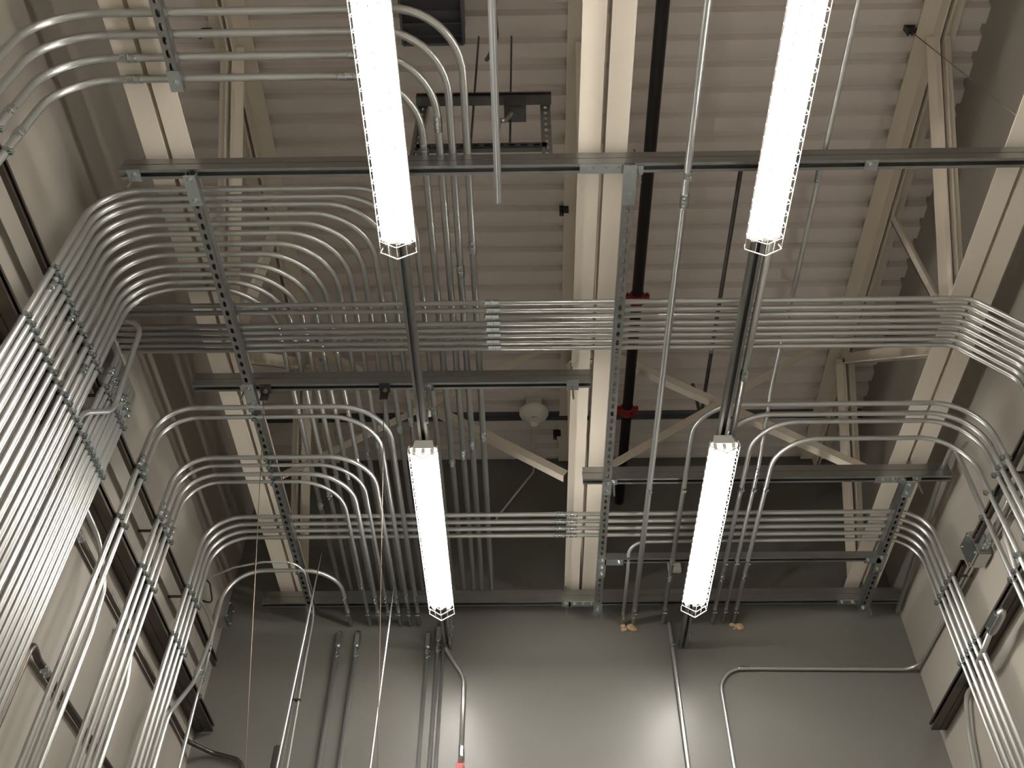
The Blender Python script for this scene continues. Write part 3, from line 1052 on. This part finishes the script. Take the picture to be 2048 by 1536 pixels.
def wire(name, label, pts, r, m_, cat='wire', R=.1, radii=None, group=None):
    bm = bmesh.new()
    sweep(bm, [V(p) for p in fillet(pts, R)], r, 7, radii=radii)
    return tag(smooth_sides(link(name, bm, m_)), label, cat, group)


def clip(p, label):
    x, yy, z = p
    root = empty('hanger_clip', p, label, 'clip')
    bm = bmesh.new()
    wbox(bm, x - .024, x + .024, yy - .022, yy + .022, z - .012, z + .006)
    wbox(bm, x - .022, x + .016, yy + .018, yy + .024, z - .055, z - .008)
    link('clip_body', bm, DARK, root)
    bm = bmesh.new()
    q = V((x + .002, yy, z - .012))
    sweep(bm, [q, q + Vector((0, 0, -.012))], .010, 6)
    link('bolt', bm, BRASS, root)


clip((-1.203, 2.965, 3.204), 'dark hanger clip under the cross strut, next to the left perforated strut')
clip((-.655, 2.965, 3.204), 'dark hanger clip under the cross strut, nearer the left lamp')
wire('hanging_wire', 'thin taut wire dropping from the dark clip near the left perforated strut', [(-1.203, 2.985, 3.15), (-1.116, 3.6, 1.717), (-1.03, 4.2, .32)], .0019, BRASS, R=.01)
wire('hanging_wire', 'thin taut wire dropping from the dark clip near the lower left lamp', [(-.655, 2.985, 3.15), (-.582, 3.5, 1.667), (-.50, 4.1, -.06)], .0019, BRASS, R=.01)


def rod(label, x0, x1, yy, z0, z1):
    pts = [V((x0, yy, z0)), V((x0 + (x1 - x0) * .6, yy, z0 + (z1 - z0) * .6)), V((x0 + (x1 - x0) * .93, yy, z0 + (z1 - z0) * .93)), V((x1, yy, z1))]
    bm = bmesh.new()
    sweep(bm, pts, .005, 8, radii=[.0075, .0065, .0055, .0014])
    tag(smooth_sides(link('slim_rod', bm, GALV)), label, 'rod', 'slim upright rods')


rod('slim tapered steel rod standing before the lone arching conduit', -1.20, -1.115, 4.12, -1.59, 3.15)
rod('slim tapered steel rod standing left of the lower left lamp', -.80, -.735, 4.30, -1.59, 3.10)


def ribbed(bm, pts, r, step=.005):
    dense = []
    for a, b in zip(pts, pts[1:]):
        k = max(1, int((b - a).length / step))
        for i in range(k):
            dense.append(a.lerp(b, i / k))
    dense.append(pts[-1])
    sweep(bm, dense, r, 8, radii=[r if i % 2 else r * .82 for i in range(len(dense))])


bm = bmesh.new()
ribbed(bm, fillet([V((XW + .002, 4.30, 3.10)), V((-1.60, 4.215, 3.13)), V((-1.45, 4.19, 3.145)), V((-1.23, 4.19, 3.145)), V((-1.222, 4.60, 3.10)), V((-1.222, 4.60, 2.75)), V((-1.215, 4.60, 2.20)), V((-1.22, 4.60, ZF))], [.1, .2, .16, .08, .3, .3]), .0062)
tag(link('flexible_cable', bm, GALV), 'ribbed metal cable arching from left wall then hanging to the floor', 'cable')
conduit('slim straight conduit hanging beside the ribbed metal cable', [(-1.245, 4.60, 3.165), (-1.25, 4.60, ZF)], .0055, .1)
bm = bmesh.new()
for z in (3.12, 2.56):
    q = V((-1.233, 4.60, z))
    box(bm, q, (.045, .022, .006))
tag(link('cable_tie', bm, BLACKW), 'black ties binding the ribbed cable to the slim conduit', 'tie')
root = empty('cable_connector', (-1.27, 4.60, 2.2), 'small black connector block at the bottom beside the ribbed cable', 'connector')
bm = bmesh.new()
rounded(bm, -1.295, -1.26, 4.57, 4.61, 2.13, 2.30, .006)
link('block', bm, DARK, root)
bm = bmesh.new()
sweep(bm, [V((-1.272, 4.60, 2.30)), V((-1.270, 4.60, 2.37))], .003, 6)
link('prong', bm, GALV, root)

# small dark beam clips up at the top chords
def beam_clip(p, label):
    x, yy, z = p
    root = empty('beam_clip', p, label, 'clip')
    bm = bmesh.new()
    wbox(bm, x - .012, x + .03, yy - .012, yy + .012, z - .02, z - .012)
    wbox(bm, x - .020, x - .012, yy - .012, yy + .012, z - .05, z + .02)
    wbox(bm, x - .012, x + .03, yy - .012, yy + .012, z + .012, z + .02)
    link('clip_body', bm, DARK, root)
    bm = bmesh.new()
    q = V((x - .004, yy, z - .02))
    sweep(bm, [q, q + Vector((0, 0, -.04))], .006, 8)
    link('bolt', bm, DARK, root)


beam_clip((.200, 2.80, 4.425), 'small black clip on the middle joist top chord, above the eight conduits')
beam_clip((.185, 4.52, 4.425), 'small black clip near the middle joist and the top of the back wall')
beam_clip((1.80, 1.84, 4.42), 'small black clip on the right joist top chord, upper right')
beam_clip((-1.50, 1.80, 4.42), 'small black clip on the left joist top chord behind the four thick conduits')
wire('stay_wire', 'thin stay wire slanting from the black clip to the right joist', [(1.80, 1.84, 4.40), (2.04, 1.86, 3.34)], .0022, STRUT, R=.01)
bm = bmesh.new()
rounded(bm, .845, .925, YB - .030, YB - .001, 3.51, 3.60, .004)
t1 = tag(link('wall_plate', bm, PLASTIC), 'pale square plate on the back wall behind the lower right lamp', 'plate')

# wire hanger on the left wall
wire('wire_clamp', 'dark twisted wire clamp on the left wall under the arching conduit', [(XW - .001, 4.33, 3.16), (-1.77, 4.36, 3.13), (-1.765, 4.45, 3.08), (-1.77, 4.43, 3.05), (XW - .001, 4.42, 3.06)], .005, DARK, cat='clamp', R=.02)


# ================================================================ tan sealant where conduits enter the back wall
def lump(label, x, z, n, seed):
    rnd = random.Random(seed)
    bm = bmesh.new()
    for k in range(n):
        c = V((x + rnd.uniform(-.035, .035), YB - .006, z + rnd.uniform(-.018, .012)))
        s = rnd.uniform(.010, .022)
        ret = bmesh.ops.create_icosphere(bm, subdivisions=2, radius=s)
        for v in ret['verts']:
            v.co = Vector((v.co.x * rnd.uniform(1.0, 1.1), v.co.y * .7, v.co.z * .8)) * rnd.uniform(.88, 1.12) + c
    tag(link('sealant', bm, CAULK, smooth=True), label, 'sealant', 'tan sealant on the back wall')


lump('tan sealant lump where two conduits enter the back wall, centre right', .572, 3.125, 12, 3)
lump('small tan sealant lump below the lowest of the right looping conduits', 1.19, 3.13, 6, 5)
